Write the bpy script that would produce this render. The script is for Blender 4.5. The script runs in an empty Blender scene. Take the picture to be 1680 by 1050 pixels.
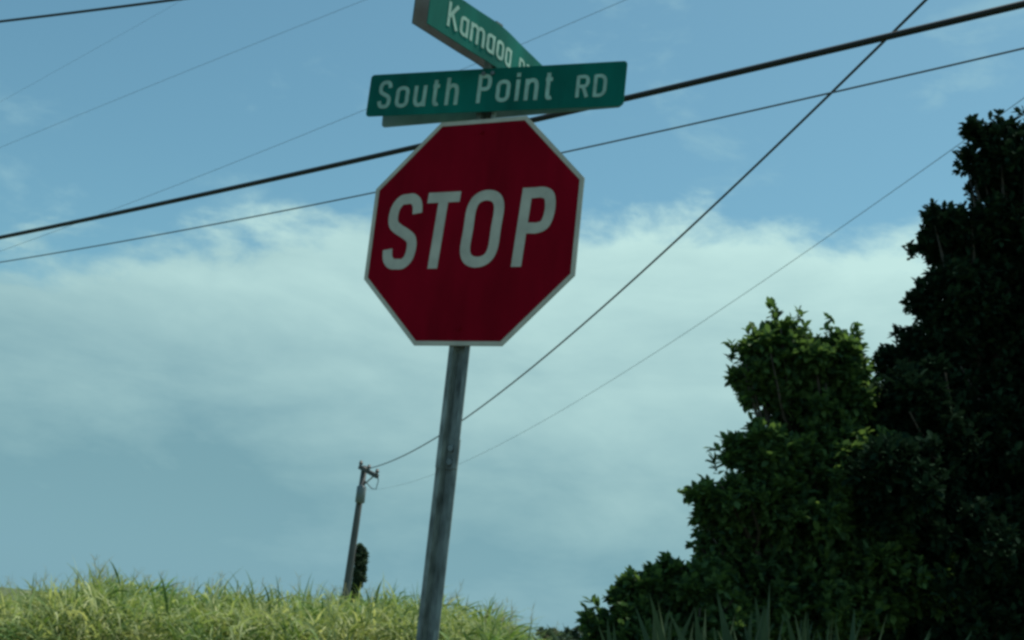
import bpy, bmesh, math, random
import numpy as np
from mathutils import Vector, Matrix

random.seed(7)
rng = np.random.default_rng(11)
R = math.radians
scene = bpy.context.scene
col = scene.collection

# ------------------------------------------------------------------ camera
F_PX, PITCH, ROLL, EYE = 2100.0, R(13.95), R(5.94), 1.35
fw = Vector((0, math.cos(PITCH), math.sin(PITCH)))
up0 = Vector((0, -math.sin(PITCH), math.cos(PITCH)))
rt0 = Vector((1, 0, 0))
rt = rt0 * math.cos(ROLL) + up0 * math.sin(ROLL)
up = -rt0 * math.sin(ROLL) + up0 * math.cos(ROLL)
cam_data = bpy.data.cameras.new('camera')
cam = bpy.data.objects.new('camera', cam_data)
col.objects.link(cam)
cam.matrix_world = Matrix(((rt.x, up.x, -fw.x, 0), (rt.y, up.y, -fw.y, 0),
                           (rt.z, up.z, -fw.z, EYE), (0, 0, 0, 1)))
cam_data.sensor_width = 36
cam_data.lens = 36 * F_PX / 1680
cam_data.clip_start = 0.05
cam_data.clip_end = 6000
scene.camera = cam

# ------------------------------------------------------------------ sky, sun, exposure
SUN_AZ, SUN_EL = R(54), R(66)          # azimuth from +Y towards +X
sun_dir = Vector((math.sin(SUN_AZ) * math.cos(SUN_EL), math.cos(SUN_AZ) * math.cos(SUN_EL), math.sin(SUN_EL)))
world = bpy.data.worlds.new('World')
scene.world = world
world.use_nodes = True
wt = world.node_tree
wt.nodes.clear()


def wn(kind, **kw):
    n = wt.nodes.new(kind)
    for k, v in kw.items():
        setattr(n, k, v)
    return n


def wmath(op, a, b=None, c=None, clamp=False):
    n = wn('ShaderNodeMath', operation=op, use_clamp=clamp)
    for i, v in enumerate((a, b, c)):
        if v is None:
            continue
        if isinstance(v, (int, float)):
            n.inputs[i].default_value = v
        else:
            wt.links.new(v, n.inputs[i])
    return n.outputs[0]


def wsmooth(v, lo, hi, a=0.0, b=1.0):
    n = wn('ShaderNodeMapRange', interpolation_type='SMOOTHSTEP')
    wt.links.new(v, n.inputs['Value'])
    for nm, x in (('From Min', lo), ('From Max', hi), ('To Min', a), ('To Max', b)):
        n.inputs[nm].default_value = x
    return n.outputs[0]


def wmix(fac, a, b, blend='MIX'):
    n = wn('ShaderNodeMix', data_type='RGBA', blend_type=blend)
    for s, v in ((n.inputs[0], fac), (n.inputs[6], a), (n.inputs[7], b)):
        if hasattr(v, 'links'):
            wt.links.new(v, s)
        elif isinstance(v, (int, float)):
            s.default_value = v
        else:
            s.default_value = (*v, 1)
    return n.outputs[2]


def wnoise(vec, scale, detail=6, rough=.55, dist=0.0):
    n = wn('ShaderNodeTexNoise')
    wt.links.new(vec, n.inputs['Vector'])
    n.inputs['Scale'].default_value = scale
    n.inputs['Detail'].default_value = detail
    n.inputs['Roughness'].default_value = rough
    n.inputs['Distortion'].default_value = dist
    return n.outputs['Fac']


sky = wn('ShaderNodeTexSky', sky_type='NISHITA')
sky.sun_disc = False
sky.sun_elevation = SUN_EL
sky.sun_rotation = SUN_AZ
sky.altitude = 200
sky.air_density = 1.0
sky.dust_density = 1.2
tc = wn('ShaderNodeTexCoord')
sep = wn('ShaderNodeSeparateXYZ')
wt.links.new(tc.outputs['Generated'], sep.inputs[0])
el = sep.outputs['Z']
# stretched lookup: clouds are flatter than they are wide
mp = wn('ShaderNodeMapping')
mp.inputs['Scale'].default_value = (1, 1, 2.1)
mp.inputs['Location'].default_value = (3.1, 1.7, 0.4)
wt.links.new(tc.outputs['Generated'], mp.inputs[0])
dv = mp.outputs[0]
big = wnoise(dv, 3.2, 3, .5)
mid = wnoise(dv, 9.5, 9, .60, .25)
fine = wnoise(dv, 22.0, 6, .6)
mp2 = wn('ShaderNodeMapping')
mp2.inputs['Scale'].default_value = (1, 1, 3.0)
mp2.inputs['Rotation'].default_value = (R(6), R(-4), 0)
wt.links.new(tc.outputs['Generated'], mp2.inputs[0])
streak = wnoise(mp2.outputs[0], 5.0, 5, .55, .4)

blue = wmix(1.0, sky.outputs[0], (0.80, 1.22, 1.08), 'MULTIPLY')
# height of the cloud bank's upper edge above a point of the sky
edge = wmath('ADD', wmath('MULTIPLY_ADD', sep.outputs['X'], 0.12, 0.312),
             wmath('ADD', wmath('MULTIPLY', wmath('SUBTRACT', big, .5), .16), wmath('MULTIPLY_ADD', wmath('SUBTRACT', mid, .5), .15, wmath('MULTIPLY', wmath('SUBTRACT', fine, .5), .05))))
depth = wmath('SUBTRACT', edge, el)                       # >0 inside the bank
bank = wsmooth(depth, -0.012, 0.034)
# bright sunlit tops, greyer thick base, a paler strip of air low down
top_light = wsmooth(depth, 0.0, 0.27, 1.0, 0.05)
body = wmath('ADD', wmath('MULTIPLY', top_light, .81), wmath('MULTIPLY_ADD', wmath('SUBTRACT', streak, .5), .85, wmath('MULTIPLY_ADD', wmath('SUBTRACT', mid, .5), .75, wmath('MULTIPLY', sep.outputs['X'], .68))), clamp=True)
CLOUD_DIM, CLOUD_LIT = (1.85, 3.6, 4.2), (5.7, 8.2, 7.8)
ccol = wmix(body, CLOUD_DIM, CLOUD_LIT)
low = wsmooth(el, 0.0, 0.12, 0.6, 0.0)
ccol = wmix(low, ccol, (2.15, 4.1, 5.1))
wisps = wmath('MULTIPLY', wsmooth(mid, .53, .72), .38)
above = wmix(wisps, blue, (3.6, 6.0, 6.6))
full = wmix(wmath('MULTIPLY', bank, .94), above, ccol)
bg = wn('ShaderNodeBackground')
bg.inputs['Strength'].default_value = 0.10
wt.links.new(full, bg.inputs['Color'])
wo = wn('ShaderNodeOutputWorld')
wt.links.new(bg.outputs[0], wo.inputs['Surface'])

sun_data = bpy.data.lights.new('sun', 'SUN')
sun_data.energy = 4.4
sun_data.angle = R(0.6)
sun_data.color = (1.0, 0.95, 0.84)
sun = bpy.data.objects.new('sun', sun_data)
col.objects.link(sun)
sun.rotation_euler = (-sun_dir).to_track_quat('-Z', 'Y').to_euler()
sun.location = (20, 5, 30)

scene.view_settings.view_transform = 'Standard'
scene.view_settings.look = 'None'
scene.view_settings.gamma = 1
scene.view_settings.exposure = 0.0
scene.cycles.filter_width = 3.0        # soft little camera


# ------------------------------------------------------------------ helpers
def ray(px, py):
    return (fw + rt * ((px - 840) / F_PX) - up * ((py - 525) / F_PX)).normalized()


def at(px, py, y):
    """point of the place seen at a pixel of the photograph, y metres ahead"""
    d = ray(px, py)
    return Vector((0, 0, EYE)) + d * (y / d.y)


def empty(name, loc=(0, 0, 0)):
    o = bpy.data.objects.new(name, None)
    o.empty_display_size = .2
    o.location = loc
    col.objects.link(o)
    return o


def tag(o, label=None, cat=None, group=None, kind=None):
    if label: o['label'] = label
    if cat: o['category'] = cat
    if group: o['group'] = group
    if kind: o['kind'] = kind
    return o


def mesh_obj(name, me, mat=None, parent=None, smooth=False):
    o = bpy.data.objects.new(name, me)
    col.objects.link(o)
    if mat and not me.materials:
        me.materials.append(mat)
    if parent:
        o.parent = parent
        o.matrix_parent_inverse = Matrix.Translation(-parent.matrix_basis.translation) if parent.type == 'EMPTY' else Matrix()
    if smooth:
        me.polygons.foreach_set('use_smooth', [True] * len(me.polygons))
    return o


def obj(name, bm, mat=None, parent=None, smooth=False):
    me = bpy.data.meshes.new(name)
    bmesh.ops.recalc_face_normals(bm, faces=bm.faces)
    bm.to_mesh(me)
    bm.free()
    return mesh_obj(name, me, mat, parent, smooth)


def from_np(name, V, faces_flat, loop_tot, mat, parent=None):
    """V (n,3); faces given as flat loop vertex list with constant face size"""
    me = bpy.data.meshes.new(name)
    nf = len(faces_flat) // loop_tot
    me.vertices.add(len(V))
    me.vertices.foreach_set('co', np.ascontiguousarray(V, dtype=np.float32).ravel())
    me.loops.add(len(faces_flat))
    me.loops.foreach_set('vertex_index', np.ascontiguousarray(faces_flat, dtype=np.int32))
    me.polygons.add(nf)
    me.polygons.foreach_set('loop_start', np.arange(0, nf * loop_tot, loop_tot, dtype=np.int32))
    me.update(calc_edges=True)
    me.validate()
    return mesh_obj(name, me, mat, parent)


def tube(bm, pts, radii, n=8, cap=True):
    pts = [Vector(p) for p in pts]
    if not hasattr(radii, '__len__'):
        radii = [radii] * len(pts)
    rings = []
    ref = None
    for i, p in enumerate(pts):
        t = (pts[min(i + 1, len(pts) - 1)] - pts[max(i - 1, 0)]).normalized()
        if ref is None:
            ref = Vector((0, 0, 1)) if abs(t.z) < .9 else Vector((1, 0, 0))
        s = t.cross(ref).normalized()
        ref = s.cross(t).normalized()
        rings.append([bm.verts.new(p + (s * math.cos(a) + ref * math.sin(a)) * radii[i])
                      for a in [2 * math.pi * k / n for k in range(n)]])
    for a, b in zip(rings, rings[1:]):
        for k in range(n):
            bm.faces.new((a[k], a[(k + 1) % n], b[(k + 1) % n], b[k]))
    if cap:
        bm.faces.new(rings[0][::-1])
        bm.faces.new(rings[-1])
    return bm


def box(bm, c, size, mat3=None):
    m = bmesh.ops.create_cube(bm, size=1)
    for v in m['verts']:
        q = Vector((v.co.x * size[0], v.co.y * size[1], v.co.z * size[2]))
        v.co = (mat3 @ q if mat3 else q) + Vector(c)
    return bm


def prism(bm, outline, fn, t0, t1, bev=0.0):
    """flat polygon (list of (u,v)) extruded from depth t0 to t1 through fn(u,v,t)"""
    a = [bm.verts.new(fn(u, v, t0)) for u, v in outline]
    b = [bm.verts.new(fn(u, v, t1)) for u, v in outline]
    bm.faces.new(a[::-1])
    bm.faces.new(b)
    n = len(a)
    for i in range(n):
        bm.faces.new((a[i], a[(i + 1) % n], b[(i + 1) % n], b[i]))


# ------------------------------------------------------------------ materials
def mat_new(name):
    m = bpy.data.materials.new(name)
    m.use_nodes = True
    nt = m.node_tree
    return m, nt, nt.nodes['Principled BSDF']


def nz(nt, scale, detail=4, rough=.55, coord='Object', stretch=None):
    tcn = nt.nodes.new('ShaderNodeTexCoord')
    n = nt.nodes.new('ShaderNodeTexNoise')
    n.inputs['Scale'].default_value = scale
    n.inputs['Detail'].default_value = detail
    n.inputs['Roughness'].default_value = rough
    src = tcn.outputs[coord]
    if stretch:
        mpn = nt.nodes.new('ShaderNodeMapping')
        mpn.inputs['Scale'].default_value = stretch
        nt.links.new(src, mpn.inputs[0])
        src = mpn.outputs[0]
    nt.links.new(src, n.inputs['Vector'])
    return n.outputs['Fac']


def ramp(nt, fac, stops):
    r = nt.nodes.new('ShaderNodeValToRGB')
    e = r.color_ramp.elements
    while len(e) < len(stops):
        e.new(.5)
    for i, (p, c) in enumerate(stops):
        e[i].position = p
        e[i].color = (*c, 1)
    nt.links.new(fac, r.inputs[0])
    return r.outputs[0]


def bump(nt, bsdf, h, strength=.3, dist=.01):
    b = nt.nodes.new('ShaderNodeBump')
    b.inputs['Strength'].default_value = strength
    b.inputs['Distance'].default_value = dist
    nt.links.new(h, b.inputs['Height'])
    nt.links.new(b.outputs[0], bsdf.inputs['Normal'])


def simple(name, c, rough=.6, metal=0.0, vary=.25, scale=20, stretch=None, bmp=.15, spec=.5):
    m, nt, b = mat_new(name)
    f = nz(nt, scale, 5, stretch=stretch)
    nt.links.new(ramp(nt, f, [(.3, tuple(x * (1 - vary) for x in c)), (.7, tuple(min(1, x * (1 + vary)) for x in c))]), b.inputs['Base Color'])
    b.inputs['Roughness'].default_value = rough
    b.inputs['Metallic'].default_value = metal
    b.inputs['Specular IOR Level'].default_value = spec
    if bmp:
        bump(nt, b, f, bmp, .004)
    return m


def leaf_mat(name, dark, light, trans=.35, rough=.6, tcol=None, patch=None, spec=.12):
    m, nt, b = mat_new(name)
    g = nt.nodes.new('ShaderNodeNewGeometry')
    c = ramp(nt, g.outputs['Random Per Island'], [(0.0, dark), (1.0, light)])
    if patch:                                  # broad drifts of greener and paler growth; clump highlights and shade painted in
        pm = nt.nodes.new('ShaderNodeMix')
        pm.data_type = 'RGBA'
        pm.blend_type = 'MULTIPLY'
        pm.inputs[0].default_value = 1
        nt.links.new(c, pm.inputs[6])
        nt.links.new(ramp(nt, nz(nt, patch, 3), [(.35, (.44, .68, .38)), (.62, (1.3, 1.2, 1.15))]), pm.inputs[7])
        c = pm.outputs[2]
    nt.links.new(c, b.inputs['Base Color'])
    b.inputs['Roughness'].default_value = rough
    b.inputs['Specular IOR Level'].default_value = spec
    t = nt.nodes.new('ShaderNodeBsdfTranslucent')
    if tcol:
        mx = nt.nodes.new('ShaderNodeMix')
        mx.data_type = 'RGBA'
        mx.blend_type = 'MULTIPLY'
        mx.inputs[0].default_value = 1
        nt.links.new(c, mx.inputs[6])
        mx.inputs[7].default_value = (*tcol, 1)
        nt.links.new(mx.outputs[2], t.inputs['Color'])
    else:
        nt.links.new(c, t.inputs['Color'])
    ms = nt.nodes.new('ShaderNodeMixShader')
    ms.inputs[0].default_value = trans
    nt.links.new(b.outputs[0], ms.inputs[1])
    nt.links.new(t.outputs[0], ms.inputs[2])
    nt.links.new(ms.outputs[0], nt.nodes['Material Output'].inputs['Surface'])
    return m


M = {}
M['soil'] = simple('ground_grass_soil', (.075, .10, .035), .95, vary=.5, scale=3, bmp=.5)
M['asphalt'] = simple('asphalt', (.05, .05, .052), .9, vary=.25, scale=60, bmp=.4)
M['paint'] = simple('road_paint', (.72, .72, .70), .7, vary=.1, scale=30)
M['galv'] = simple('galvanised_steel', (.22, .25, .24), .65, .15, vary=.55, scale=16, stretch=(2, 2, .8))
M['bolt'] = simple('bolt_steel', (.20, .22, .22), .4, .6, vary=.2, scale=40)
M['alu'] = simple('bare_aluminium', (.27, .32, .31), .6, .2, vary=.2, scale=12)
M['alu_dark'] = simple('dark_aluminium', (.055, .085, .082), .7, .1, vary=.3, scale=10)  # same metal in a darker, greener tone for the rear Kamaoa blade
M['red'] = simple('red_sheeting', (.27, .0012, .013), .75, vary=.28, scale=6, stretch=(1, 1, .3), bmp=.03, spec=.06)
M['white'] = simple('white_sheeting', (.60, .555, .47), .6, vary=.14, scale=14, bmp=.03, spec=.3)
M['green'] = simple('green_sheeting', (.002, .15, .118), .6, vary=.3, scale=7, stretch=(1, 1, .35), bmp=.03, spec=.12)
M['legend'] = simple('legend_sheeting', (.40, .60, .52), .6, vary=.2, scale=25, bmp=.02, spec=.3)
M['wood'] = simple('weathered_pole_wood', (.10, .105, .105), .85, vary=.4, scale=6, stretch=(5, 5, .3), bmp=.4)
M['cable'] = simple('black_cable', (.012, .014, .016), .6, vary=.2, scale=4, bmp=0)
M['wire'] = simple('grey_wire', (.07, .085, .095), .5, .3, vary=.2, scale=4, bmp=0)
M['ceramic'] = simple('insulator_ceramic', (.05, .045, .04), .5, vary=.1, scale=8, bmp=0)
M['tank'] = simple('transformer_grey', (.16, .19, .20), .5, .1, vary=.15, scale=5)
M['bark'] = simple('bark', (.07, .055, .042), .9, vary=.4, scale=14, stretch=(2, 2, .4), bmp=.6)
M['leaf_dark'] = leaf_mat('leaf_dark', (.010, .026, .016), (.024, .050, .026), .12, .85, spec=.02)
M['leaf_mid'] = leaf_mat('leaf_mid', (.038, .084, .046), (.135, .225, .07), .42, tcol=(1.1, 1.12, .65))
M['leaf_far'] = leaf_mat('leaf_far', (.05, .085, .055), (.085, .13, .07), .3)  # paler green for distant growth, haze put into the colour
M['grass'] = leaf_mat('cane_grass', (.10, .165, .05), (.47, .53, .30), .42, .6, tcol=(1.0, 1.0, .55), patch=1.3)
M['grass_seed'] = leaf_mat('grass_plume', (.22, .24, .12), (.42, .40, .24), .45, .7)
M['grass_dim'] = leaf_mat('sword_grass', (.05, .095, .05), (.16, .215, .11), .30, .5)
M['stem'] = simple('grass_stem', (.20, .19, .08), .7, vary=.3, scale=8, bmp=0)

# ------------------------------------------------------------------ the setting
bm = bmesh.new()
S = 4000
NG = 60
xs = [math.copysign(abs(t) ** 3, t) * S for t in np.linspace(-1, 1, NG)]
grid = [[bm.verts.new((x, y, 0)) for x in xs] for y in xs]
for j in range(NG - 1):
    for i in range(NG - 1):
        bm.faces.new((grid[j][i], grid[j][i + 1], grid[j + 1][i + 1], grid[j + 1][i]))
tag(obj('ground', bm, M['soil']), kind='structure')


def strip(name, pts, w, z, mat):
    b = bmesh.new()
    L, Rr = [], []
    for i, p in enumerate(pts):
        p = Vector((*p, z))
        d = (Vector((*pts[min(i + 1, len(pts) - 1)], z)) - Vector((*pts[max(i - 1, 0)], z))).normalized()
        n = Vector((-d.y, d.x, 0))
        L.append(b.verts.new(p + n * w / 2))
        Rr.append(b.verts.new(p - n * w / 2))
    for i in range(len(pts) - 1):
        b.faces.new((L[i], Rr[i], Rr[i + 1], L[i + 1]))
    return obj(name, b, mat)


tag(strip('road', [(-2.2, -40), (-2.2, 0), (-3.2, 3.5), (-6, 7), (-12, 9), (-60, 12)], 5.2, .004, M['asphalt']), kind='structure')

# ------------------------------------------------------------------ lettering: each glyph is a set of brush strokes
def spline(pts, closed=False, k=5):
    n = len(pts)
    out = []
    rngi = range(n if closed else n - 1)
    for i in rngi:
        p = [Vector((*(pts[(i + j) % n] if closed else pts[min(max(i + j, 0), n - 1)]), 0)) for j in (-1, 0, 1, 2)]
        for q in range(k):
            t = q / k
            v = .5 * ((2 * p[1]) + (p[2] - p[0]) * t + (2 * p[0] - 5 * p[1] + 4 * p[2] - p[3]) * t * t + (3 * p[1] - p[0] - 3 * p[2] + p[3]) * t ** 3)
            out.append((v.x, v.y))
    if not closed:
        out.append(pts[-1])
    return out


RING = [(.5, 1), (.84, .95), (1, .8), (1, .5), (1, .2), (.84, .05), (.5, 0), (.16, .05), (0, .2), (0, .5), (0, .8), (.16, .95)]
XH = .74
XRING = [(x, y * XH) for x, y in RING]
S_CURVE = [(1, .77), (.93, .92), (.72, 1), (.48, 1.0), (.25, .985), (.06, .89), (0, .75), (.07, .62), (.3, .54), (.7, .45),
           (.93, .37), (1, .24), (.94, .09), (.74, .005), (.5, 0), (.26, .01), (.07, .09), (0, .23)]
# glyph -> (relative width, [(points, closed)])
GLYPH = {
    'S': (.485, [(spline(S_CURVE), False)]),
    'T': (.55, [([(-.06, 1), (1.06, 1)], False), ([(.5, 1), (.5, -.08)], False)]),
    'O': (.52, [(spline(RING, True), True)]),
    'P': (.475, [([(0, -.08), (0, 1.08)], False), (spline([(0, 1), (.3, 1), (.62, 1), (.9, .94), (1, .74), (.9, .54), (.62, .48), (.3, .48), (0, .48)], False), False)]),
    'R': (.56, [([(0, -.06), (0, 1.06)], False), (spline([(0, 1), (.3, 1), (.62, 1), (.9, .94), (1, .75), (.9, .56), (.62, .5), (.3, .5), (0, .5)]), False), ([(.55, .5), (1, -.06)], False)]),
    'D': (.56, [([(0, -.06), (0, 1.06)], False), (spline([(0, 1), (.3, 1), (.65, .98), (.95, .83), (1, .5), (.95, .17), (.65, .02), (.3, 0), (0, 0)]), False)]),
    'K': (.58, [([(0, -.06), (0, 1.06)], False), ([(1, 1.06), (0, .36)], False), ([(.36, .58), (1.02, -.06)], False)]),
    'o': (.48, [(spline(XRING, True), True)]),
    'u': (.46, [(spline([(0, XH + .06), (0, .5), (0, .22), (.14, .05), (.45, 0), (.8, .06), (1, .2)]), False), ([(1, XH + .06), (1, -.06)], False)]),
    't': (.34, [(spline([(.32, 1), (.32, .6), (.32, .2), (.42, .03), (.72, 0), (1, .03)]), False), ([(-.1, XH), (1, XH)], False)]),
    'h': (.46, [([(0, -.06), (0, 1.06)], False), (spline([(0, .55), (.2, .69), (.55, XH), (.88, .68), (1, .5), (1, .2), (1, -.06)]), False)]),
    'i': (.02, [([(.5, -.06), (.5, XH + .06)], False), ([(.5, .90), (.5, 1.06)], False)]),
    'n': (.46, [([(0, -.06), (0, XH + .06)], False), (spline([(0, .55), (.2, .69), (.55, XH), (.88, .68), (1, .5), (1, .2), (1, -.06)]), False)]),
    'a': (.46, [(spline(XRING, True), True), ([(1, XH + .06), (1, -.06)], False)]),
    'm': (.80, [([(0, -.06), (0, XH + .06)], False), (spline([(0, .55), (.1, .69), (.28, XH), (.44, .68), (.5, .5), (.5, .2), (.5, -.06)]), False),
                (spline([(.5, .55), (.6, .69), (.78, XH), (.94, .68), (1, .5), (1, .2), (1, -.06)]), False)]),
}


def ribbon(bm, pts, closed, half, fn, t0, t1):
    P = [Vector((*p, 0)) for p in pts]
    n = len(P)
    ring = []
    for i in range(n):
        a = P[i - 1] if (closed or i > 0) else P[i]
        b = P[(i + 1) % n] if (closed or i < n - 1) else P[i]
        d = (b - a).normalized()
        nn = Vector((-d.y, d.x, 0)) * half
        l, r = P[i] + nn, P[i] - nn
        ring.append([bm.verts.new(fn(l.x, l.y, t1)), bm.verts.new(fn(r.x, r.y, t1)), bm.verts.new(fn(r.x, r.y, t0)), bm.verts.new(fn(l.x, l.y, t0))])
    for i in range(n if closed else n - 1):
        a, b = ring[i], ring[(i + 1) % n]
        for k in range(4):
            bm.faces.new((a[k], a[(k + 1) % 4], b[(k + 1) % 4], b[k]))
    if not closed:
        bm.faces.new(ring[0])
        bm.faces.new(ring[-1][::-1])


def write(text, u0, v0, cap, stroke, gap, fn, t0, mat, parent, wscale=1.0, space=.45, caps=None):
    """letters from u0 rightwards on baseline v0; returns the end"""
    u = u0
    for ch in text:
        if ch == ' ':
            u += space * cap
            continue
        c = (caps or {}).get(ch, cap)
        w, strokes = GLYPH[ch]
        w = max(w * c * wscale, stroke)
        iw, ih = max(w - stroke, .0001), c - stroke
        bm = bmesh.new()
        for j, (pts, closed) in enumerate(strokes):
            q = [(u + stroke / 2 + x * iw, v0 + stroke / 2 + y * ih) for x, y in pts]
            if ch == 'i':
                q = [(u + stroke / 2, y) for _, y in q]
            # T and stems: cut ends flush with the cap line
            ribbon(bm, q, closed, stroke / 2, fn, t0, t0 + .0009 + .0003 * j)
        obj('letter', bm, mat, parent)
        u += w + gap
    return u - gap


def plane_fn(c, yaw, roll=0.0, tilt=0.0):
    u = Vector((math.cos(yaw), -math.sin(yaw), 0))
    n = Vector((-math.sin(yaw), -math.cos(yaw), 0))
    v = Vector((0, 0, 1)) * math.cos(tilt) + n * math.sin(tilt)
    n2 = u.cross(v)
    u2 = u * math.cos(roll) + v * math.sin(roll)
    v2 = v * math.cos(roll) - u * math.sin(roll)
    c = Vector(c)
    return lambda a, b, t: c + u2 * a + v2 * b + n2 * t


def rounded(L, H, r, k=4):
    o = []
    for cx, cy, a0 in ((L / 2 - r, H / 2 - r, 0), (-L / 2 + r, H / 2 - r, 90), (-L / 2 + r, -H / 2 + r, 180), (L / 2 - r, -H / 2 + r, 270)):
        for i in range(k + 1):
            a = R(a0 + 90 * i / k)
            o.append((cx + r * math.cos(a), cy + r * math.sin(a)))
    return o


def disc_bolt(name, fn, u, v, t, r, mat, parent):
    b = bmesh.new()
    prism(b, [(u + r * math.cos(R(60 * i)), v + r * math.sin(R(60 * i))) for i in range(6)], fn, t, t + .006)
    return obj(name, b, mat, parent)


# ------------------------------------------------------------------ the stop sign with its street names
PX, PY = -.1562, 3.9415
sign = empty('stop_sign', (PX, PY, 0))
tag(sign, 'red octagonal stop sign on a grey steel post carrying green street name blades', 'stop sign')
YAW = R(26.84)
post_fn = plane_fn((PX, PY, 0), YAW)


def channel(name, z0, z1, flip, shift, w=.037):
    s = -1 if flip else 1
    t = .0035
    sec = [(-w, 0), (-.021, 0), (-.0135, -.026), (.0135, -.026), (.021, 0), (w, 0), (w, -t), (.0235, -t), (.0165, -.026 - t), (-.0165, -.026 - t), (-.0235, -t), (-w, -t)]
    b = bmesh.new()
    lo = [b.verts.new(post_fn(u, z0, s * n + shift)) for u, n in sec]
    hi = [b.verts.new(post_fn(u, z1, s * n + shift)) for u, n in sec]
    m = len(sec)
    for i in range(m):
        b.faces.new((lo[i], lo[(i + 1) % m], hi[(i + 1) % m], hi[i]))
    for i in range(5):                     # caps, strip by strip
        for v in (lo, hi):
            b.faces.new((v[i], v[i + 1], v[m - 2 - i], v[m - 1 - i]))
    return obj(name, b, M['galv'], sign)


channel('post', 1.84, 3.165, False, 0.0)
channel('anchor_post', -.3, 1.93, False, -.0045, .0375)
for z in (1.862, 1.905):
    disc_bolt('bolt', post_fn, 0.0, z, -.022, .011, M['bolt'], sign)

# stop plate
stop_fn = plane_fn((PX, PY, 2.608), YAW, R(-.83), R(1.15))
A_ = .381


def octagon(a):
    t = a * math.tan(math.pi / 8)
    return [(t, a), (-t, a), (-a, t), (-a, -t), (-t, -a), (t, -a), (a, -t), (a, t)]


bm = bmesh.new()
prism(bm, octagon(A_), stop_fn, .010, .013)
plate = obj('stop_plate', bm, M['alu'], sign)
bm = bmesh.new()
prism(bm, octagon(A_ - .014), stop_fn, .0134, .0142)
obj('red_face', bm, M['red'], plate)
bm = bmesh.new()
oo, ii = octagon(A_ - .0005), octagon(A_ - .0145)
for k in range(8):
    q = [oo[k], oo[(k + 1) % 8], ii[(k + 1) % 8], ii[k]]
    vs = [bm.verts.new(stop_fn(u, v, t)) for t in (.0132, .0150) for u, v in q]
    for f in ((0, 1, 2, 3), (7, 6, 5, 4), (0, 4, 5, 1), (2, 6, 7, 3)):
        bm.faces.new([vs[x] for x in f])
obj('border', bm, M['white'], plate)
cap = .260
slant = lambda a, b, t: stop_fn(a + .05 * b, b, t)
for ch, u in zip('STOP', (-.318, -.189, -.026, .166)):
    write(ch, u, -cap / 2 + .004, cap, .0355, 0, slant, .0146, M['white'], plate)
for v in (.335, -.325):
    disc_bolt('bolt', stop_fn, .0, v, .0143, .0065, M['red'], sign)

# South Point RD: front blade and the one bolted behind it
SY = R(21.6)
sp_fn = plane_fn((PX + .0244, PY + .001, 3.0924), SY, R(-.657))
bm = bmesh.new()
prism(bm, rounded(.911, .1537, .012), sp_fn, .030, .033)
blade = obj('street_name_blade', bm, M['green'], sign)
tag(blade, 'green blade lettered South Point RD facing the camera')
e = write('South', -.418, -.050, .102, .0135, .0180, sp_fn, .0332, M['legend'], blade, 1.0)
e = write('Point', -.052, -.046, .102, .0135, .0190, sp_fn, .0332, M['legend'], blade, 1.0)
e = write('RD', .292, -.044, .079, .0115, .014, sp_fn, .0332, M['legend'], blade, 1.0)
sp_back = plane_fn((PX + .018, PY + .001, 3.105), SY - R(1.0), R(2.4))
bm = bmesh.new()
prism(bm, rounded(.852, .1537, .012), sp_back, -.052, -.049)
rear = obj('street_name_blade', bm, M['alu'], sign)
tag(rear, 'bare metal back of the second blade behind South Point RD')
bm = bmesh.new()
prism(bm, rounded(.8515, .1532, .012), sp_back, -.0530, -.0523)
obj('green_face', bm, M['green'], rear)
for u in (-.016, .016):
    disc_bolt('bolt', sp_fn, u - .02, .058, .0331, .0075, M['bolt'], sign)

# cross street name: blade bent at the post
KC = Vector((PX, PY, 3.2515))
A1, A2 = R(50.5), R(61)


def bent(s):
    w = min(max((s + .13) / .26, 0), 1)
    w = w * w * (3 - 2 * w)
    d1 = Vector((math.cos(A1), math.sin(A1), 0))
    d2 = Vector((math.cos(A2), math.sin(A2), 0))
    d = d1.lerp(d2, w).normalized()
    return d * s, Vector((d.y, -d.x, 0))


def k_fn(a, b, t):
    p, n = bent(a)
    return KC + p + Vector((0, 0, b)) + n * t


def bent_blade(name, t0, t1, mat, parent, L0, L1, H, inset=0.0, dz=0.0):
    b = bmesh.new()
    ss = sorted(set([-L0, L1] + [x / 100 for x in range(-14, 15)] + [-.25, -.18, .18, .25]))
    rows = []
    for s_ in ss:
        s_ = max(min(s_, L1 - inset), -L0 + inset)
        hh = H / 2 - inset
        rows.append([b.verts.new(k_fn(s_, y + dz, t)) for t, y in ((t0, -hh), (t1, -hh), (t1, hh), (t0, hh))])
    for p, q in zip(rows, rows[1:]):
        for k in range(4):
            b.faces.new((p[k], p[(k + 1) % 4], q[(k + 1) % 4], q[k]))
    b.faces.new(rows[0])
    b.faces.new(rows[-1][::-1])
    return obj(name, b, mat, parent)


kb = bent_blade('street_name_blade', .026, .029, M['green'], sign, .352, .33, .152)
tag(kb, 'sunlit green blade lettered Kamaoa, bent at the post')
write('Kamaoa', -.266, -.044, .088, .0118, .0105, k_fn, .0293, M['legend'], kb, 1.0)
write('RD', .13, -.044, .074, .011, .013, k_fn, .0293, M['legend'], kb, 1.0)
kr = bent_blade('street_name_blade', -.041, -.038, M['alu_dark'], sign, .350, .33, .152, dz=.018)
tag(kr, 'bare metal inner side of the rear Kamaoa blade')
bent_blade('green_face', -.0423, -.0414, M['green'], kr, .3495, .3295, .1515, dz=.018)
bm = bmesh.new()
box(bm, KC + Vector((0, 0, .004)), (.034, .034, .176), Matrix.Rotation(R(50), 3, 'Z'))
obj('bracket', bm, M['galv'], sign)

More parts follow.
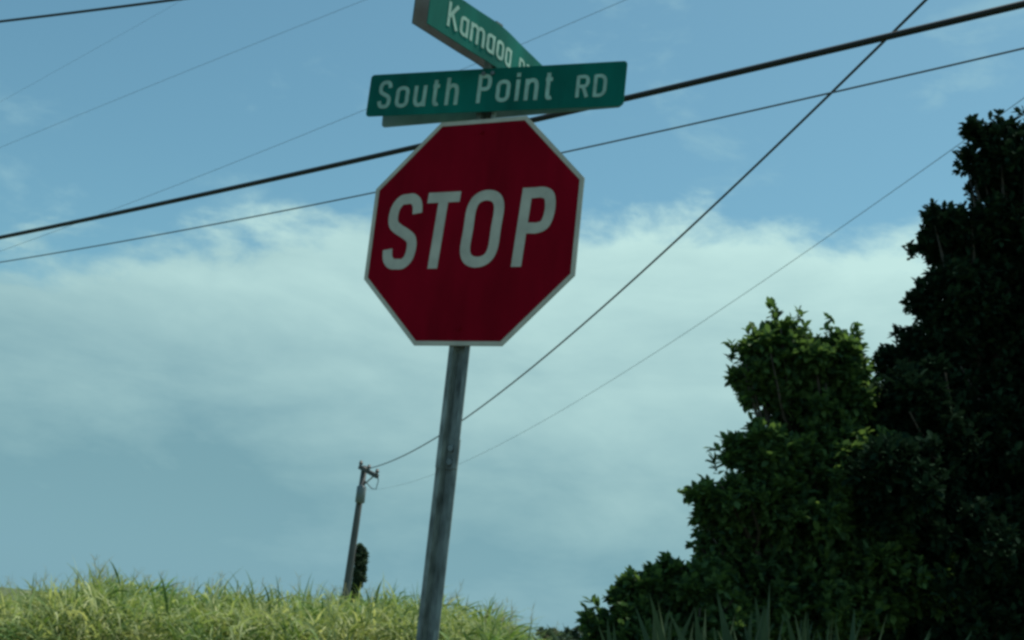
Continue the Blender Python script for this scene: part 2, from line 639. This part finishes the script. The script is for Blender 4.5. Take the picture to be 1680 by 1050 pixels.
# ------------------------------------------------------------------ overhead wires
def wire(name, p0, p1, z0, z1, sag, r, mat, label, cat, s0=0.0, s1=1.0, n=64, group=None):
    pts = []
    for i in range(n + 1):
        s_ = s0 + (s1 - s0) * i / n
        pts.append((p0[0] + (p1[0] - p0[0]) * s_, p0[1] + (p1[1] - p0[1]) * s_, z0 + (z1 - z0) * s_ - 4 * sag * s_ * (1 - s_)))
    b = bmesh.new()
    tube(b, pts, r, 6)
    return tag(obj(name, b, mat, smooth=True), label, cat, group)


MAIN0, MAIN1 = (-19.4, 25.9), (11.7, -.76)
G_ = 'overhead lines crossing the sky'
wire('overhead_cable', MAIN0, MAIN1, 5.90, 5.62, .495, .0225, M['cable'], 'thickest black cable crossing the whole sky behind the stop sign', 'cable', group=G_)
wire('overhead_cable', MAIN0, MAIN1, 6.15, 5.68, .988, .0060, M['wire'], 'thinner cable running just below the thickest black cable', 'cable', group=G_)
wire('overhead_cable', (-22, 25), (12, 6), 10.65, 8.6, .6, .018, M['cable'], 'short length of dark cable across the top left corner of the sky', 'cable', group=G_)
wire('power_wire', (-14, 22), (12, 2), 6.25, 9.2, -.3, .0019, M['wire'], 'faint wire climbing from the left edge to the top, left of the signs', 'wire', group=G_)
wire('power_wire', (-14, 22), (12, 2), 4.82, 10.3, .818, .0021, M['wire'], 'faint wire passing behind the street name signs', 'wire', group=G_)
wire('power_wire', (-14, 24), (12, 4), 8.0, 14.6, .25, .0014, M['wire'], 'faintest wire near the top left corner below the short dark cable', 'wire', group=G_)
POLE = Vector((-6.5, 62, 0))
wire('service_wire', (-6.5, 62), (9, -4), 8.54, 12.5, 2.336, .020, M['cable'], 'dark sagging wire running from the far utility pole to the top right', 'wire', s0=.012, n=110, group=G_)
wire('service_wire', (-6.5, 62), (9, -4), 7.58, 9.35, 1.989, .0040, M['wire'], 'lower faint wire from the far utility pole into the big dark tree', 'wire', s0=.012, n=110, group=G_)

# ------------------------------------------------------------------ far utility pole
pole = empty('utility_pole', POLE)
tag(pole, 'distant wooden utility pole with crossarm and transformer rising behind the grass', 'utility pole')
LEAN = Vector((.018, 0, 1))


def pz(z, dx=0.0, dy=0.0):
    return POLE + Vector((LEAN.x * (z - 1) + dx, dy, z))


bm = bmesh.new()
tube(bm, [pz(0), pz(3), pz(6), pz(8.75)], [.19, .175, .16, .14], 12)
obj('shaft', bm, M['wood'], pole, True)
ARM = Vector((.75, -.66, 0)).normalized()
bm = bmesh.new()
ang = math.atan2(ARM.y, ARM.x)
box(bm, pz(8.45) + ARM * .35 + Vector((0, -.17, 0)), (1.4, .16, .2), Matrix.Rotation(ang, 3, 'Z') @ Matrix.Rotation(R(20), 3, 'Y'))
obj('crossarm', bm, M['wood'], pole)
for k in (-.25, .35, .95):
    bm = bmesh.new()
    c = pz(8.45) + ARM * k + Vector((0, -.17, -.34 * (k - .35) + .03))
    tube(bm, [c + Vector((0, 0, z)) for z in (.05, .12, .13, .2, .21, .30)], [.04, .04, .10, .10, .07, .07], 8)
    obj('insulator', bm, M['ceramic'], pole, True)
bm = bmesh.new()
b0, b1 = pz(8.30) + ARM * .85 + Vector((0, -.17, 0)), pz(7.75)
tube(bm, [b0, b1], .035, 6)
obj('brace', bm, M['galv'], pole)
bm = bmesh.new()
cz = pz(7.35, .05, -.34)
tube(bm, [cz + Vector((0, 0, z)) for z in (-.42, -.38, .34, .38, .44)], [.19, .23, .23, .19, .06], 14)
tr = obj('transformer', bm, M['tank'], pole, True)
bm = bmesh.new()
tube(bm, [cz + Vector((.08, 0, .4)), cz + Vector((.1, 0, .52)), cz + Vector((.1, 0, .66))], [.05, .05, .03], 8)
obj('bushing', bm, M['ceramic'], tr, True)
bm = bmesh.new()
q0, q3 = pz(8.35) + ARM * 1.02 + Vector((0, -.17, 0)), cz + Vector((.1, 0, .66))
tube(bm, [q0, q0 + Vector((.06, 0, -.35)), q0 + Vector((.0, 0, -.75)), q0.lerp(q3, .45) + Vector((.05, 0, -.55)), q3], .022, 6)
obj('jumper_wire', bm, M['cable'], pole, True)
bm = bmesh.new()
tube(bm, [pz(4.2, .17), pz(1.0, .20)], .022, 6)
obj('conduit', bm, M['galv'], pole)

# ------------------------------------------------------------------ foliage
LEAF = np.array([[0, 0, 0], [.20, .30, .06], [.24, .68, .05], [0, 1, -.08], [-.24, .68, .05], [-.20, .30, .06]])  # x width, y length, z up
LEAF_F = np.array([0, 1, 2, 3, 0, 3, 4, 5])


def unit(v):
    return v / np.maximum(np.linalg.norm(v, axis=-1, keepdims=True), 1e-9)


def leaves_mesh(name, base, direc, size, mat, parent, width=1.0):
    n = len(base)
    d = unit(direc)
    upv = np.tile([0, 0, 1.0], (n, 1)) + rng.normal(0, .35, (n, 3))
    s = unit(np.cross(d, upv))
    w = np.cross(s, d)
    L = size[:, None, None]
    V = base[:, None, :] + L * (LEAF[None, :, 0:1] * width * s[:, None, :] + LEAF[None, :, 1:2] * d[:, None, :] + LEAF[None, :, 2:3] * w[:, None, :])
    F = (LEAF_F[None, :] + 6 * np.arange(n)[:, None]).ravel()
    return from_np(name, V.reshape(-1, 3), F, 4, mat, parent)


def sprigs_from(P, axis, per, size_lo, size_hi):
    """rosettes of leaves at points P round axis"""
    n = len(P)
    axis = unit(axis)
    ref = np.where(np.abs(axis[:, 2:3]) < .9, np.array([[0, 0, 1.0]]), np.array([[1.0, 0, 0]]))
    a = unit(np.cross(axis, ref))
    b = np.cross(axis, a)
    ph = rng.uniform(0, 2 * np.pi, (n, per)) + np.arange(per)[None, :] * 2.4
    al = rng.uniform(R(18), R(88), (n, per))
    d = axis[:, None, :] * np.cos(al)[..., None] + (a[:, None, :] * np.cos(ph)[..., None] + b[:, None, :] * np.sin(ph)[..., None]) * np.sin(al)[..., None]
    size = rng.uniform(size_lo, size_hi, (n, per))
    base = P[:, None, :] - axis[:, None, :] * (rng.uniform(0, .07, (n, per)))[..., None]
    return base.reshape(-1, 3), d.reshape(-1, 3), size.ravel()


def crown_points(blobs, n_sub, n_sprig, n_fill):
    """blobs: (centre Vector, rx, ry, rz). Clumps on each blob's skin, sprigs on each clump, fill inside."""
    P, A = [], []
    vols = [max(b[1] * b[3], .02) for b in blobs]
    mean = sum(vols) / len(vols)
    for (c, rx, ry, rz), vol in zip(blobs, vols):
        c = np.array(c)
        rad = np.array([rx, ry, rz])
        ns = max(5, int(n_sub * vol / mean))
        dirs = unit(rng.normal(0, 1, (ns, 3)))
        for d in dirs:
            sc = c + d * rad * rng.uniform(.72, .98)
            sr = (rx * rz) ** .5 * rng.uniform(.20, .36)
            k = max(6, int(n_sprig * rng.uniform(.6, 1.3)))
            e = unit(rng.normal(0, 1, (k, 3)) + d * .7)
            P.append(sc + e * sr * rng.uniform(.55, 1.08, (k, 1)) * np.array([1, 1, .85]))
            A.append(e + np.array([0, 0, .55]) + rng.normal(0, .3, (k, 3)))
        nf = int(n_fill * vol / mean)
        e = unit(rng.normal(0, 1, (nf, 3)))
        P.append(c + e * rad * (rng.uniform(0, 1, (nf, 1)) ** .4) * .9)
        A.append(e + rng.normal(0, .5, (nf, 3)))
    return np.concatenate(P), np.concatenate(A)


def blob(px, py, rpx, rpy, y, depth=1.0):
    c = at(px, py, y)
    k = (c - Vector((0, 0, EYE))).length / F_PX
    return (c, rpx * k, (rpx + rpy) / 2 * k * depth, rpy * k)


leaf_me = bpy.data.meshes.new('leaf')
leaf_me.from_pydata([tuple(v) for v in LEAF], [], [(0, 1, 2, 3), (0, 3, 4, 5)])


def tree(name, label, cat, base, blobs, mat, n_sub, n_sprig, n_fill, leaf=(.07, .115), trunk_r=.12, shoots=(), n_leaf=0, per=7, group=None):
    root = empty(name, base)
    tag(root, label, cat, group)
    base = Vector(base)
    P, A = crown_points(blobs, n_sub, n_sprig, n_fill)
    keep = P[:, 2] > .12
    P, A = P[keep], A[keep]
    for px, py, y, ln in shoots:             # upright leafy shoots at the outline
        tip = at(px, py, y)
        k = max(4, int(ln / .035))
        zz = np.linspace(0, -ln, k)
        Q = np.array(tip)[None, :] + np.stack([rng.normal(0, .012, k) - zz * .1, rng.normal(0, .012, k), zz], 1)
        P = np.concatenate([P, Q])
        A = np.concatenate([A, np.tile([0, 0, 1.0], (k, 1)) + rng.normal(0, .45, (k, 3))])
    b, d, s = sprigs_from(P, A, per, *leaf)
    cr = leaves_mesh('crown', b, d, s, mat, root)
    cr['kind'] = 'stuff'
    # trunk and limbs
    bm = bmesh.new()
    cen = sum((bb[0] for bb in blobs), Vector()) / len(blobs)
    fork = base.lerp(Vector((cen.x, cen.y, cen.z)), .45)
    fork.z = max(.5, fork.z * .7)
    tube(bm, [base - Vector((0, 0, .2)), base.lerp(fork, .5) + Vector((.05, .03, 0)), fork], [trunk_r * 1.25, trunk_r, trunk_r * .8], 9)
    obj('trunk', bm, M['bark'], root, True)
    for bb in blobs:
        bm = bmesh.new()
        m_ = fork.lerp(bb[0], .55) + Vector((random.uniform(-.1, .1), random.uniform(-.1, .1), .1))
        tube(bm, [fork - Vector((0, 0, .1)), m_, bb[0]], [trunk_r * .55, trunk_r * .35, trunk_r * .12], 6)
        for _ in range(5):
            t_ = bb[0] + Vector((random.uniform(-1, 1) * bb[1], random.uniform(-1, 1) * bb[2], random.uniform(-.3, 1) * bb[3])) * .85
            tube(bm, [m_.lerp(bb[0], .5), m_.lerp(t_, .6), t_], [trunk_r * .2, trunk_r * .13, .006], 5)
        obj('limb', bm, M['bark'], root, True)
    # single leaves standing off the outline, the ones that show largest
    if n_leaf:
        # nearest to the camera and outermost
        sc = -P[:, 1] * .6 - P[:, 0] * .5 + P[:, 2] * .4 + rng.normal(0, .25, len(P))
        idx = np.argsort(-sc)[:n_leaf]
        for i in idx:
            o = bpy.data.objects.new('leaf', leaf_me)
            col.objects.link(o)
            o.parent = root
            o.matrix_parent_inverse = Matrix.Translation(-base)
            if not leaf_me.materials:
                leaf_me.materials.append(mat)
            o.material_slots[0].link = 'OBJECT'
            o.material_slots[0].material = mat
            dd = Vector(A[i]).normalized() + Vector(rng.normal(0, .5, 3))
            q = dd.to_track_quat('Y', 'Z')
            sz = random.uniform(leaf[0], leaf[1]) * 1.05
            o.matrix_basis = Matrix.LocRotScale(Vector(P[i]) + dd.normalized() * .015, q, Vector((sz, sz, sz)))
    return root


# big dark tree at the right edge
YB = 10.5
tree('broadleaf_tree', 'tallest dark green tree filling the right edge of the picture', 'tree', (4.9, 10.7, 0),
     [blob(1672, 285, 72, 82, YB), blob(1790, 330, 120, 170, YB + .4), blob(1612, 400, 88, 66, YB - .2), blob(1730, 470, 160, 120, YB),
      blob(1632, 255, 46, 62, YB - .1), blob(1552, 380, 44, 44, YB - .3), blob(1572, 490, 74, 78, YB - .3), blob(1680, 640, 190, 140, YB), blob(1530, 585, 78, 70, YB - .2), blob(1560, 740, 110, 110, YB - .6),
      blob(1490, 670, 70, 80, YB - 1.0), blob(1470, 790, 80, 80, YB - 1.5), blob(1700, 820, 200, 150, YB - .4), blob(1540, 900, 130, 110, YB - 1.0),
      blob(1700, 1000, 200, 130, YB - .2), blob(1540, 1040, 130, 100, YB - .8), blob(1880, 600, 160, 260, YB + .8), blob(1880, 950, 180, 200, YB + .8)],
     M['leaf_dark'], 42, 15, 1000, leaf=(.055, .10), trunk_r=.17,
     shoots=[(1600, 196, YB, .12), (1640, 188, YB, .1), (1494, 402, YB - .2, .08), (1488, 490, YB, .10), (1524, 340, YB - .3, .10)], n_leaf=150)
# lighter tree to its left
YM = 9.4
tree('broadleaf_tree', 'mid height tree with lighter green leaves left of the tallest dark tree', 'tree', (2.85, 9.6, 0),
     [blob(1286, 588, 70, 56, YM), blob(1368, 600, 56, 48, YM), blob(1246, 628, 44, 42, YM), blob(1346, 680, 84, 56, YM + .1), blob(1425, 690, 56, 58, YM + .3),
      blob(1258, 748, 70, 52, YM - .2), blob(1380, 790, 110, 80, YM), blob(1192, 822, 56, 34, YM - .3), blob(1290, 850, 110, 66, YM - .1),
      blob(1176, 890, 44, 50, YM - .2), blob(1420, 930, 120, 100, YM + .1), blob(1290, 980, 150, 90, YM + .1)],
     M['leaf_mid'], 36, 15, 420, leaf=(.05, .095), trunk_r=.11,
     shoots=[(1268, 500, YM, .28), (1312, 512, YM, .2), (1358, 522, YM, .2), (1404, 534, YM, .25), (1200, 562, YM, .1), (1172, 735, YM, .14),
             (1125, 800, YM, .1), (1160, 792, YM, .12), (1236, 556, YM, .15)], n_leaf=150)
# low bush at its foot
YL = 9.0
tree('leafy_bush', 'low green bush at the foot of the lighter tree, beside the tall grass', 'bush', (1.25, 9.05, 0),
     [blob(1100, 962, 44, 36, YL), blob(1050, 985, 46, 34, YL), blob(1150, 985, 60, 60, YL), blob(1080, 1040, 90, 50, YL), blob(992, 1034, 34, 28, YL), blob(1180, 1060, 90, 70, YL)],
     M['leaf_mid'], 22, 12, 160, leaf=(.06, .095), trunk_r=.05,
     shoots=[(970, 988, YL, .16), (1040, 938, YL, .22), (1094, 912, YL, .2), (1012, 965, YL, .14)], n_leaf=60)

# narrow tree by the far pole
tree('narrow_tree', 'small dark narrow tree standing right behind the far utility pole', 'tree', (-6.9, 63.2, 0),
     [blob(590, 918, 8, 22, 63.2), blob(588, 945, 8, 24, 63.2), blob(597, 924, 6, 10, 63.2), blob(576, 990, 12, 26, 63.2)],
     M['leaf_far'], 14, 10, 110, leaf=(.14, .26), trunk_r=.10, per=6)
# far bushes on the skyline between grass and trees
for px, py, rx, ry, yy, lb in [(908, 1050, 24, 15, 46, 'left one of two far dark bushes on the skyline where the tall grass ends'),
                               (945, 1050, 24, 17, 48, 'right one of two far dark bushes on the skyline where the tall grass ends')]:
    c = at(px, py, yy)
    tree('far_bush', lb, 'bush', (c.x, yy, 0), [blob(px, py, rx, ry, yy), blob(px + 6, py + 22, rx, ry * 1.2, yy)],
         M['leaf_far'], 14, 9, 90, leaf=(.14, .24), trunk_r=.1, per=5, group='far bushes on the skyline')


# ------------------------------------------------------------------ tall grass stand
def project(X, Y, Z):
    vx, vy, vz = X, Y, Z - EYE
    d = vy * fw.y + vz * fw.z
    return (840 + F_PX * (vx * rt.x + vy * rt.y + vz * rt.z) / d, 525 - F_PX * (vx * up.x + vy * up.y + vz * up.z) / d)


def arcs(base, d0, length, width, droop, segs=4):
    """curved tapering blades -> verts and quads; d0 initial unit direction"""
    n = len(base)
    V = np.zeros((n, segs + 1, 2, 3))
    p = base.copy()
    d = d0.copy()
    step = (length / segs)[:, None]
    side = unit(np.cross(d0, np.tile([0, 0, 1.0], (n, 1)) + rng.normal(0, .4, (n, 3))))
    for k in range(segs + 1):
        t = k / segs
        w = (width * (1 - t ** 1.6) * (.55 + .45 * min(1, t * 4)) + .0008)[:, None] / 2
        V[:, k, 0] = p - side * w
        V[:, k, 1] = p + side * w
        d = unit(d + np.array([0, 0, -1.0]) * (droop[:, None]) + np.array([.10, 0, 0]) * droop[:, None])
        p = p + d * step
    idx = np.arange(n)[:, None] * (2 * (segs + 1))
    F = np.concatenate([np.stack([idx[:, 0] + 2 * k, idx[:, 0] + 2 * k + 1, idx[:, 0] + 2 * k + 3, idx[:, 0] + 2 * k + 2], 1) for k in range(segs)], 1)
    return V.reshape(-1, 3), F.ravel()


prof_x = [-900, -200, 0, 60, 110, 170, 250, 330, 420, 520, 600, 660, 720, 790, 840, 880, 915, 960, 1100]
prof_h = [0, -8, -10, -6, 10, 34, 30, 28, 34, 42, 50, 52, 50, 44, 32, 16, -10, -60, -140]
NCL = 950
cy = rng.uniform(12.0, 18.5, NCL * 2)
cx = rng.uniform(-12.5, 1.2, NCL * 2)
pxs, pys = project(cx, cy, np.full(len(cx), EYE))
h = np.interp(pxs, prof_x, prof_h)
ok = (pxs > -700) & (pxs < 930)
cx, cy, h = cx[ok][:NCL], cy[ok][:NCL], h[ok][:NCL]
H = EYE + h * cy / F_PX + rng.normal(-.09, .06, len(cx)) + .06 * np.sin(cx * 2.3 + cy * 1.1) * np.sin(cx * 1.1 - cy * 1.7)
H = np.maximum(H, .35)
# leaf blades
NB = 105
n = len(cx) * NB
phi = rng.uniform(0, 2 * np.pi, n)
rj = np.repeat(rng.uniform(.22, .40, len(cx)), NB) * np.sqrt(rng.uniform(0, 1, n))
bx = np.repeat(cx, NB) + rj * np.cos(phi)
by = np.repeat(cy, NB) + rj * np.sin(phi)
Hh = np.repeat(H, NB) + .06 - 2.5 * rj ** 2                      # each tussock is a rounded mound
bz = np.maximum(Hh - .04 - rng.uniform(0, 1, n) ** 1.5 * .95, .02)
lean = rng.uniform(.05, .5, n) + rj * 2.2
phi2 = phi + rng.normal(0, .7, n)
d0 = unit(np.stack([np.cos(phi2) * lean + .18, np.sin(phi2) * lean, np.ones(n)], 1))
ln = rng.uniform(.20, .50, n)
V1, F1 = arcs(np.stack([bx, by, bz - ln * .35], 1), d0, ln, rng.uniform(.013, .034, n), rng.uniform(.2, .7, n), 4)
g = from_np('tall_grass', V1, F1, 4, M['grass'])
tag(g, 'stand of sunlit yellow green tall grass along the bottom left', 'grass', kind='stuff')
# feathery seed plumes above
npl = 260
i = rng.integers(0, len(cx), npl)
px0 = np.stack([cx[i] + rng.normal(0, .15, npl), cy[i] + rng.normal(0, .15, npl), np.maximum(H[i] - .1, .3)], 1)
pd = unit(np.stack([rng.normal(.22, .2, npl), rng.normal(0, .2, npl), np.ones(npl)], 1))
st_len = rng.uniform(.04, .16, npl)
Vs, Fs = arcs(px0, pd, st_len + .15, np.full(npl, .005), np.full(npl, .03), 2)
k = 12
tpos = rng.uniform(.35, 1.0, (npl, k))
bp = (px0[:, None, :] + pd[:, None, :] * (st_len + .15)[:, None, None] * tpos[..., None]).reshape(-1, 3)
bd = unit(np.repeat(pd, k, 0) * .8 + rng.normal(0, .55, (npl * k, 3)))
Vb, Fb = arcs(bp, bd, rng.uniform(.05, .13, npl * k), np.full(npl * k, .005), np.full(npl * k, .15), 2)
gp = from_np('grass_plumes', np.concatenate([Vs, Vb]), np.concatenate([Fs, Fb + len(Vs)]), 4, M['grass_seed'], g)
gp['kind'] = 'stuff'

# ------------------------------------------------------------------ coarse sword grass clumps before the trees
def blade_mesh(seed, bend):
    rr = random.Random(seed)
    b = bmesh.new()
    prev = None
    N = 7
    for j in range(N + 1):
        t = j / N
        w = .5 * (1 - t ** 2.2) * (.6 + .4 * min(1, 4 * t)) + .01
        y = bend * t * t
        z = t * (1 - .25 * bend * t * t)
        row = [b.verts.new((-w, y + .18 * w, z)), b.verts.new((0, y, z)), b.verts.new((w, y + .18 * w, z))]
        if prev:
            for q in (0, 1):
                b.faces.new((prev[q], prev[q + 1], row[q + 1], row[q]))
        prev = row
    me = bpy.data.meshes.new('blade')
    b.to_mesh(me)
    b.free()
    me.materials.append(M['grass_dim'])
    return me


BL = [blade_mesh(3, .10), blade_mesh(4, .24), blade_mesh(5, .34)]
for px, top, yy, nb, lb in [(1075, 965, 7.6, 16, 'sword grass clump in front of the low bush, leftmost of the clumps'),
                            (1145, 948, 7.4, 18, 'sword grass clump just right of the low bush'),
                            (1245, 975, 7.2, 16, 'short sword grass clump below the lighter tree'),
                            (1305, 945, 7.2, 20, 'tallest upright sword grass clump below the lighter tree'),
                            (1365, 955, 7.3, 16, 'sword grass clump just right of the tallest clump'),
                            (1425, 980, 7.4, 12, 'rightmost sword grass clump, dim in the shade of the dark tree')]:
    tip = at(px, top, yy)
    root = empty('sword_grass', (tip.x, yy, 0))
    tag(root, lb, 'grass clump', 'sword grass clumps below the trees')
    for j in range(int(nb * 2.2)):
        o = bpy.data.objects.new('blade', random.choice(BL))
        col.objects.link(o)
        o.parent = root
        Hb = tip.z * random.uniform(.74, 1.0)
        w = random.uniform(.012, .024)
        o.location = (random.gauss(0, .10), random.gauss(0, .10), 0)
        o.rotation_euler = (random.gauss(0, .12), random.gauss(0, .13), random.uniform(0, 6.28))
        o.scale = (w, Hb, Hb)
